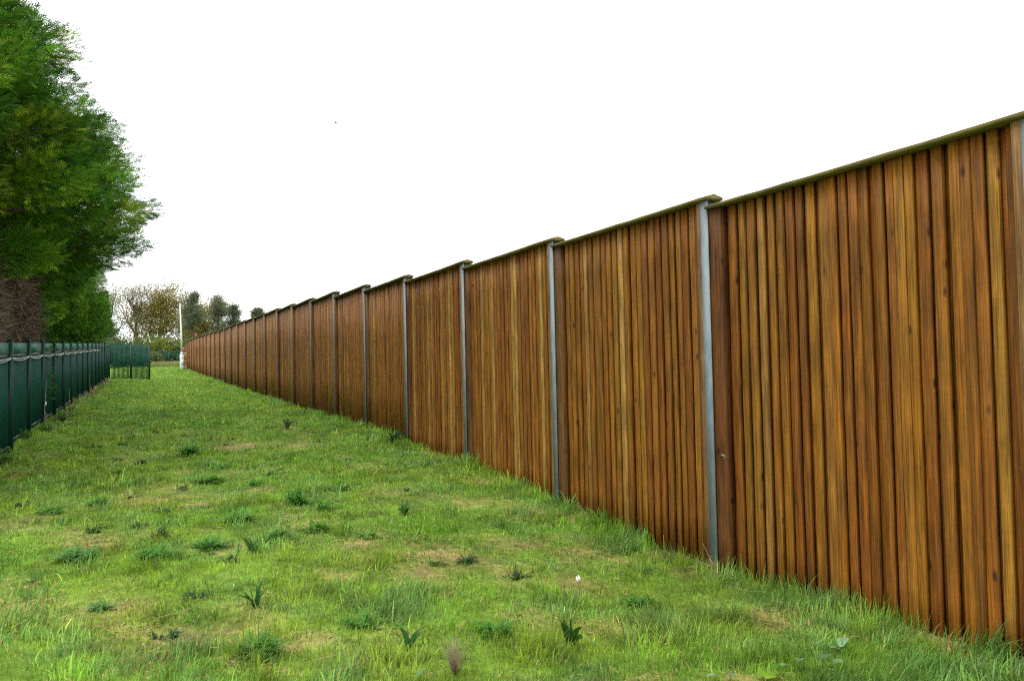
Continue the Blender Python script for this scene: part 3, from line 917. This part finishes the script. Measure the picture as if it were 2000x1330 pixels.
CG = np.array([[.056, .165, .014], [.090, .220, .016], [.140, .265, .018], [.030, .096, .012], [.19, .275, .02]])
def conifer_mesh(Ht, hw, seed, low=.06, clip=None, bare=0.0, full=0.0):
    """crown built of feathery boughs: lumps of sprays round the ends of real limbs"""
    global rng
    keep = rng; rng = np.random.default_rng(seed)
    crown, wood = MB(), MB()
    wood.tube([(0, 0, -.2), (.04, .02, Ht*.4), (0, 0, Ht*.97)], [.2, .13, .02], 8)
    boughs = []
    nz_ = int((1-low)*Ht/.50)
    for iz in range(nz_):
        t = low + (1-low)*(iz + rng.uniform(0, 1))/nz_
        Rp = conifer_profile(t, hw, full)
        na = max(3, int(2*np.pi*Rp/1.05))
        for ia in range(na):
            az = 2*np.pi*(ia + rng.uniform(0, 1))/na
            if math.sin(az) > .35 and rng.uniform() < .6: continue
            m = .62 + .70*float(fbm(az*2.1+9, Ht*t*.95, seed, 2)) + rng.normal(0, .04)
            boughs.append((t, az, Rp*m, 1.0))
            if rng.uniform() < .45: boughs.append((t, az+rng.normal(0, .3), Rp*m*rng.uniform(.45, .75), .55))
    for t, az, Rb, dens in boughs:
        if Ht*t < bare and math.cos(az) < .15: continue
        if clip is not None and Ht*t < 3.4 and math.sin(az) < 0: Rb = min(Rb, -clip/max(.05, -math.sin(az)))
        d = np.array([math.cos(az), math.sin(az), rng.uniform(.05, .45)]); d /= np.linalg.norm(d)
        side = np.array([-math.sin(az), math.cos(az), 0.0]); upv = np.cross(d, side)*-1
        if upv[2] < 0: upv = -upv
        a_, b_, c_ = rng.uniform(.6, 1.1), rng.uniform(.36, .66), rng.uniform(.22, .42)
        if rng.uniform() < .15: a_ *= 1.3; b_ *= .7
        cen = np.array([math.cos(az)*(Rb-a_*.75), math.sin(az)*(Rb-a_*.75), Ht*t])
        wood.tube([(0, 0, Ht*t-.35*Rb*.4), cen*np.array([.55, .55, 1]) + [0, 0, -.12], cen], [.035, .022, .008], 4)
        n = int(390*dens*(a_*b_*c_/.13)**.6)
        u = rng.normal(0, 1, (n, 3)); u /= np.linalg.norm(u, axis=1)[:, None]
        r = rng.uniform(.25, 1, n)**.45
        loc = u*r[:, None]*np.array([a_, b_, c_])
        P = cen + loc[:, 0:1]*d + loc[:, 1:2]*side + loc[:, 2:3]*upv
        nrm = (u[:, 0:1]/a_)*d + (u[:, 1:2]/b_)*side + (u[:, 2:3]/c_)*upv
        nrm /= np.linalg.norm(nrm, axis=1)[:, None]
        D = d*1.0 + nrm*.65 + rng.normal(0, .33, (n, 3)); D[:, 2] += .12
        size = rng.uniform(.13, .27, n)
        base = CG[rng.choice(5, p=[.30, .32, .18, .14, .06])]
        col = base[None]*rng.uniform(.75, 1.25)*np.clip(rng.lognormal(0, .32, n), .4, 1.9)[:, None]
        yl = rng.uniform(0, 1, n) < .07
        col[yl] = CG[4]*rng.uniform(.8, 1.3, yl.sum())[:, None]
        if clip is not None:
            ok = (P[:, 1] > clip) | (P[:, 2] > 3.05)
            P, D, size, col = P[ok], D[ok], size[ok], col[ok]
        if len(P): place_sprays(crown, P, D, size, col)
    rng = keep
    return crown, wood

def dead_skirt(hw, z0, z1, n, seed):
    """brush of bare brown twigs on the side towards the lawn"""
    global rng
    keep = rng; rng = np.random.default_rng(seed)
    mb = MB()
    az = rng.uniform(-math.pi*.98, .02, n)
    z = rng.uniform(z0, z1, n)
    r0 = hw*rng.uniform(.45, .84, n)
    l = rng.uniform(.2, .5, n)
    base = np.stack([np.cos(az)*r0, np.maximum(np.sin(az)*r0, -hw*.50), z], -1)
    d = np.stack([np.cos(az)*.55, np.sin(az)*.45, rng.normal(-.05, .3, n)], -1) + rng.normal(0, .5, (n, 3))
    d /= np.linalg.norm(d, axis=1)[:, None]
    w_ = rng.uniform(.004, .013, n)
    side = np.cross(d, rng.normal(0, 1, (n, 3))); side /= np.linalg.norm(side, axis=1)[:, None]
    rings = []
    bend = rng.normal(0, .16, (n, 3)); bend[:, 2] += .1
    for t in (0, .35, .7, 1):
        c = base + d*(l*t)[:, None] + bend*(l*t*t)[:, None]
        ww = (w_*(1-.75*t))[:, None]
        rings.append(np.stack([c-side*ww, c+side*ww], 1))
    V = np.concatenate(rings, 1)
    b = (np.arange(n)*8)[:, None]
    Q = np.concatenate([b + np.array([[2*i, 2*i+1, 2*i+3, 2*i+2]]) for i in range(3)])
    col = np.array([.15, .11, .082])[None]*rng.uniform(.35, 1.6, n)[:, None]
    pale = rng.uniform(0, 1, n) < .15
    col[pale] = np.array([.34, .25, .19])*rng.uniform(.7, 1.2, pale.sum())[:, None]
    mb.add(V.reshape(-1, 3), Q, col=np.repeat(col, 8, 0))
    rng = keep
    return mb

def conifer(x, y, mesh_src, label, scale=(1, 1, 1), rz=0.0, skirt=None):
    root = empty('conifer_tree', (x, y, float(gz(x, y))), rz)
    root.scale = scale
    tag(root, label, 'tree', 'tall conifers behind the green railings')
    if isinstance(mesh_src, tuple):
        c, wd = mesh_src
        c.build('crown', M_CONIFER, root); wd.build('trunk', M_BARK, root)
    else:
        for ch in mesh_src.children: copy_of(ch, root)
    if skirt is not None:
        skirt.build('dead_twigs', M_TWIG, root)
    return root
t1 = conifer(14.0, 5.05, conifer_mesh(11.8, 3.75, 108, .27, -2.2), 'nearest conifer, cut by the left and top picture edges, bare and brown low down', skirt=dead_skirt(2.75, .8, 3.5, 9000, 5))
t2 = conifer(18.6, 3.9, conifer_mesh(9.4, 3.65, 112, .37, -1.75), 'conifer with an upright spiky top shoot, second from the left edge', skirt=dead_skirt(2.9, 1.2, 3.8, 12000, 6))
t3 = conifer(24.0, 3.5, conifer_mesh(8.3, 3.75, 103, .04, -1.65, 3.4), 'conifer whose dark branch reaches farthest out over the grass', skirt=dead_skirt(2.5, 1.2, 3.5, 8000, 7))
t4 = conifer(30.0, 3.4, t2, 'conifer just beyond the far reaching dark branch, its flank showing below it', (-1, .62, .80), 0)
for ch in list(t4.children):
    if ch.name.startswith('dead_twigs'): bpy.data.objects.remove(ch)
t5 = conifer(36.0, 3.2, conifer_mesh(8.3, 4.0, 104, .04, -1.65, 0, .88), 'second last conifer of the row above the green railings', (.8, .60, .70), 0)
t6 = conifer(42.5, 3.2, t5, 'last conifer of the row, an upright green edge above the far railings', (-.75, .57, .64), 0)
t7 = conifer(48.5, 3.3, t5, 'small conifer hidden at the end of the row beside the far corner of the railings', (.66, .60, .56), 0)

# ------------------------------------------------------------------ lamp column and brick pier at the far end
LXp, LYp = 79.0, -4.12
lz = float(gz(LXp, LYp))
lamp = empty('lamp_column', (LXp, LYp, lz))
lamp.rotation_euler = (0, 0, 0)
tag(lamp, 'white leaning lamp column with a thick base at the far end of the timber fence', 'lamp post')
LEAN = (.012, .030)
def lp(z): return (LEAN[0]*z, LEAN[1]*z, z)
mb = MB(); mb.tube([lp(-.1), lp(.3), lp(1.05), lp(1.25)], [.20, .20, .20, .19], 8); mb.tube([lp(1.25), lp(1.48)], [.19, .095], 8)
mb.build('column_base', M_WHITE, lamp)
mb = MB(); mb.tube([lp(1.48), lp(3.2), lp(5.6)], [.088, .07, .045], 10)
mb.build('shaft', M_WHITE, lamp, True)
mb = MB(); mb.box((LEAN[0]*.6-.20, LEAN[1]*.6, .62), (.012, .2, .5)); mb.build('access_door', M_WHITE, lamp)
br = empty('brick_pier', (84.0, -4.55, float(gz(84, -4.55))))
tag(br, 'ragged orange brick pier just behind the white lamp column', 'brick wall')
mb = MB()
for r in range(26):
    for c in range(3):
        if rng.uniform() < .12: continue
        mb.box((rng.normal(0, .015), .11 - .16*c + (.06 if r % 2 else 0), .037+r*.075), (.22, .15, .062), np.array([[.38, .11, .04], [.30, .09, .04], [.5, .3, .16], [.16, .05, .03]])[rng.integers(4)])
mb.box((0, -.06, .98), (.15, .40, 1.95), (.25, .2, .16))
mb.build('pier', M_BRICK, br)

# far green fence
ff = empty('far_railing_fence', (116, 4, float(gz(116, 4))))
tag(ff, 'distant green railing fence crossing behind the lawn below the yellow green bush', 'fence')
for i in range(10):
    ya, yb = 4 - 2.0*i, 4 - 2.0*(i+1)
    za = float(gz(116, ya))
    mb = MB()
    for q in range(16): mb.tube([(0, -q*.125-.06, 0), (0, -q*.125-.06, 1.55)], .03, 4)
    mb.box((0, -1, 1.35), (.05, 2.0, .05)); mb.box((0, -1, .2), (.05, 2.0, .05))
    part(mb, 'bar_panel', M_GREEN, ff, (116, ya, za))
    mb = MB(); mb.box((-.03, 0, .8), (.08, .08, 1.7)); part(mb, 'post', M_GREENPOST, ff, (116, ya, za))

# ------------------------------------------------------------------ distant trees
def scatter(mb, C, n, spread, size, cols, squash=.8):
    C = np.asarray(C); m = len(C)
    P = np.repeat(C, n, 0) + rng.normal(0, 1, (m*n, 3))*np.repeat(np.broadcast_to(spread, (m,)), n)[:, None]*np.array([1, 1, squash])
    k = len(P)
    N = rng.normal(0, 1, (k, 3)); N /= np.linalg.norm(N, axis=1)[:, None]
    A = np.cross(N, rng.normal(0, 1, (k, 3))); A /= np.linalg.norm(A, axis=1)[:, None]; B = np.cross(N, A)
    s = (size*rng.uniform(.6, 1.3, k))[:, None]
    V = np.stack([P-A*s, P-B*s*.6, P+A*s, P+B*s*.6], 1)
    cl = np.asarray(cols)[rng.integers(len(cols), size=m)]
    col = np.repeat(cl, n, 0)*rng.uniform(.7, 1.3, k)[:, None]
    mb.add(V.reshape(-1, 3), np.arange(4*k).reshape(-1, 4), col=np.repeat(col, 4, 0))

def grow(mb, p, d, L_, r, depth, tips, spread=.6):
    q = p + d*L_
    mid = (p+q)/2 + rng.normal(0, L_*.05, 3)
    mb.tube([p, mid, q], [r, r*.85, r*.65], 5 if depth > 1 else 3, cap=False)
    if depth == 0:
        tips.append(q); return
    for i in range(rng.integers(2, 4) if depth < 4 else 3):
        nd = d + rng.normal(0, spread, 3); nd[2] += .12
        nd /= np.linalg.norm(nd)
        grow(mb, p + (q-p)*rng.uniform(.55, 1.0), nd, L_*rng.uniform(.62, .85), r*.6, depth-1, tips, spread)

def broadleaf(x, y, Ht, wid, label, cols, nleaf, leaf=.14, sp=.35, depth=5, group='distant trees beyond the far fence'):
    z = float(gz(x, y))
    root = empty('broadleaf_tree', (x, y, z)); tag(root, label, 'tree', group)
    wood, tips = MB(), []
    grow(wood, np.array([0, 0, -.2]), np.array([0, 0, 1.0]), Ht*.24, Ht*.018, depth, tips, .5)
    tips = np.array(tips)
    zmax = tips[:, 2].max(); wm = np.percentile(np.abs(tips[:, :2]), 95)
    sc = np.array([wid/wm, wid/wm, Ht/zmax])
    for i in range(len(wood.V)): wood.V[i] = wood.V[i]*sc
    tips = tips*sc
    wood.build('trunk', M_BARK, root)
    cr = MB(); scatter(cr, tips, nleaf, sp, leaf, cols)
    scatter(cr, tips*np.array([.85, .85, .62]), nleaf//2, sp*1.3, leaf, cols)
    cr.build('crown', M_FARLEAF, root)
    return root
OL = [[.26, .22, .045], [.23, .20, .045], [.30, .25, .05], [.21, .20, .07]]
GRY = [[.28, .26, .14], [.23, .22, .13], [.20, .21, .10]]
broadleaf(132, 2.0, 12.0, 5.0, 'thin twiggy grey tree showing beside the row of conifers', GRY, 30, .10, .6)
broadleaf(138, -3.9, 12.0, 5.0, 'dense olive leaved tree left of the white lamp column', OL, 110, .12, .8)
broadleaf(140, -1.0, 12.6, 4.6, 'tall bare topped tree behind the dense olive one', GRY, 26, .10, .55)
broadleaf(142, -8.0, 11.2, 4.2, 'twiggy tree directly behind the white lamp column', GRY, 30, .10, .55)
broadleaf(134, -11.0, 9.6, 3.2, 'olive tree between the two dark pines', OL, 70, .12, .6)
broadleaf(128, 3.4, 5.6, 2.2, 'dark ivy green small tree behind the railing corner', [[.05, .09, .05], [.07, .11, .06]], 90, .13, .5, 4)
broadleaf(136, -18.6, 7.6, 2.0, 'pale tree whose top just clears the timber fence', [[.20, .17, .09], [.17, .14, .06]], 60, .12, .5, 4)

def pine(x, y, Ht, wid, label, top=.45):
    z = float(gz(x, y))
    root = empty('pine_tree', (x, y, z)); tag(root, label, 'tree', 'distant pines behind the timber fence')
    wood = MB(); cs = []; ss = []
    wood.tube([(0, 0, -.2), (.15, .1, Ht*.5), (0, 0, Ht*.95)], [.22, .16, .04], 6)
    for b in range(46):
        t = rng.uniform(top, 1.0)
        a = rng.uniform(0, 6.28); L_ = wid*rng.uniform(.4, 1.0)*np.interp(t, [0, .5, .75, 1], [.8, 1, .9, .25])
        p0 = np.array([0, 0, Ht*t*.95]); p1 = p0 + np.array([math.cos(a)*L_, math.sin(a)*L_, rng.uniform(.05, .5)])
        wood.tube([p0, (p0+p1)/2 + [0, 0, -.1], p1], [.05, .035, .02], 3)
        for q in (.55, .8, 1.0): cs.append(p0+(p1-p0)*q); ss.append(.36)
    wood.build('trunk', M_BARK, root)
    cr = MB(); scatter(cr, np.array(cs), 48, np.array(ss), .10, [[.15, .17, .10], [.135, .16, .095], [.105, .13, .075]], .6)
    cr.build('crown', M_FARLEAF, root)
pine(126, -8.0, 9.8, 1.6, 'dark grey green pine just right of the white lamp column', .5)
pine(130, -11.6, 9.8, 1.8, 'broad dark pine over the far end of the timber fence', .3)
pine(132, -13.9, 8.6, 1.2, 'small pine with flat side branches, rightmost of the pair over the fence end', .5)
pine(140, -18.3, 8.6, 1.3, 'lone pine tip poking above the middle of the timber fence', .6)

# yellow green bush above the far fence
def bush(x, y, Ht, wid, label, cols):
    z = float(gz(x, y))
    root = empty('shrub', (x, y, z)); tag(root, label, 'shrub', 'shrubs behind the far green fence')
    wood = MB(); tips = []
    for i in range(26):
        a = rng.uniform(0, 6.28); r = rng.uniform(.2, 1)*wid; h = Ht*math.sqrt(max(.1, 1-(r/wid)**2*.8))*rng.uniform(.8, 1.05)
        P = [(0, 0, 0), (math.cos(a)*r*.4, math.sin(a)*r*.4, h*.6), (math.cos(a)*r, math.sin(a)*r, h)]
        wood.tube(P, [.03, .02, .01], 3)
        for t in (.35, .6, .8, 1.0):
            tips.append(np.array(P[1])*(1-t) + np.array(P[2])*t if t > .5 else np.array(P[1])*t*2)
    wood.build('stems', M_BARK, root)
    cr = MB(); scatter(cr, np.array(tips), 40, .33, .11, cols)
    cr.build('foliage', M_FARLEAF, root)
bush(119, -3.6, 3.1, 2.4, 'yellow green bush left of the white lamp column above the distant fence', [[.15, .19, .03], [.12, .16, .03], [.19, .21, .04]])
bush(120, -6.6, 2.7, 2.0, 'darker green bush directly behind the white lamp column', [[.10, .14, .03], [.13, .16, .03]])
bush(120, -.6, 2.4, 1.8, 'olive green bush behind the end post of the railings', [[.12, .15, .03], [.10, .13, .04]])
bush(112, -2.45, 1.0, .8, 'small bush in front of the distant fence beside the railing end', [[.09, .14, .04], [.14, .16, .06]])

# hedge behind the far fence, dark shrubs behind the return of the railings
mb = MB()
n = 1200
C = np.stack([rng.uniform(121, 124, n), rng.uniform(-16, 12, n), rng.uniform(-.3, 3.2, n)], -1)
C[:, 2] += gz(C[:, 0], C[:, 1])
scatter(mb, C, 22, .45, .14, [[.12, .16, .04], [.16, .19, .045], [.09, .13, .045]])
o = mb.build('hedge', M_FARLEAF)
tag(o, 'long dull green hedge behind the distant railing fence', 'hedge')
bush(86, 2.3, 2.0, 1.3, 'dark shrub seen through the left half of the short railing run', [[.03, .07, .04], [.04, .09, .04]])
bush(90, .7, 1.9, 1.3, 'dark shrub seen through the middle of the short railing run', [[.03, .07, .045], [.04, .08, .04]])
bush(93, -.8, 1.7, 1.0, 'dark shrub seen through the right half of the short railing run', [[.035, .08, .045], [.05, .10, .05]])

# red sign and a bird
sg = empty('red_sign', (95, -6.25, float(gz(95, -6.25)))); tag(sg, 'tiny red triangular sign showing over the far end of the timber fence', 'sign')
mb = MB(); mb.add([(0, -.18, 3.05), (0, .18, 3.05), (0, 0, 3.42), (.03, -.18, 3.05), (.03, .18, 3.05), (.03, 0, 3.42)], [[0, 1, 4, 3], [1, 2, 5, 4], [2, 0, 3, 5]], [[0, 2, 1], [3, 4, 5]])
mb.build('sign_plate', M_RED, sg)
mb = MB(); mb.tube([(.06, 0, -.1), (.06, 0, 3.3)], .03, 6); mb.build('sign_post', M_STEEL, sg)
mb = MB()
mb.tube([(-.13, 0, 0), (-.05, 0, .02), (.06, 0, .02), (.16, 0, 0)], [.005, .035, .03, .008], 6)
for s in (-1, 1):
    mb.add([(-.03, s*.02, .03), (.05, s*.02, .03), (.02, s*.2, .09), (-.03, s*.19, .085), (-.08, s*.36, .03)], [[0, 1, 2, 3]], [[3, 2, 4]])
o = mb.build('bird', M_DARK); o.location = (65.73, -14.57, 20.81); o.rotation_euler = (0, 0, 1.2)
tag(o, 'tiny dark bird far off in the white sky', 'bird')
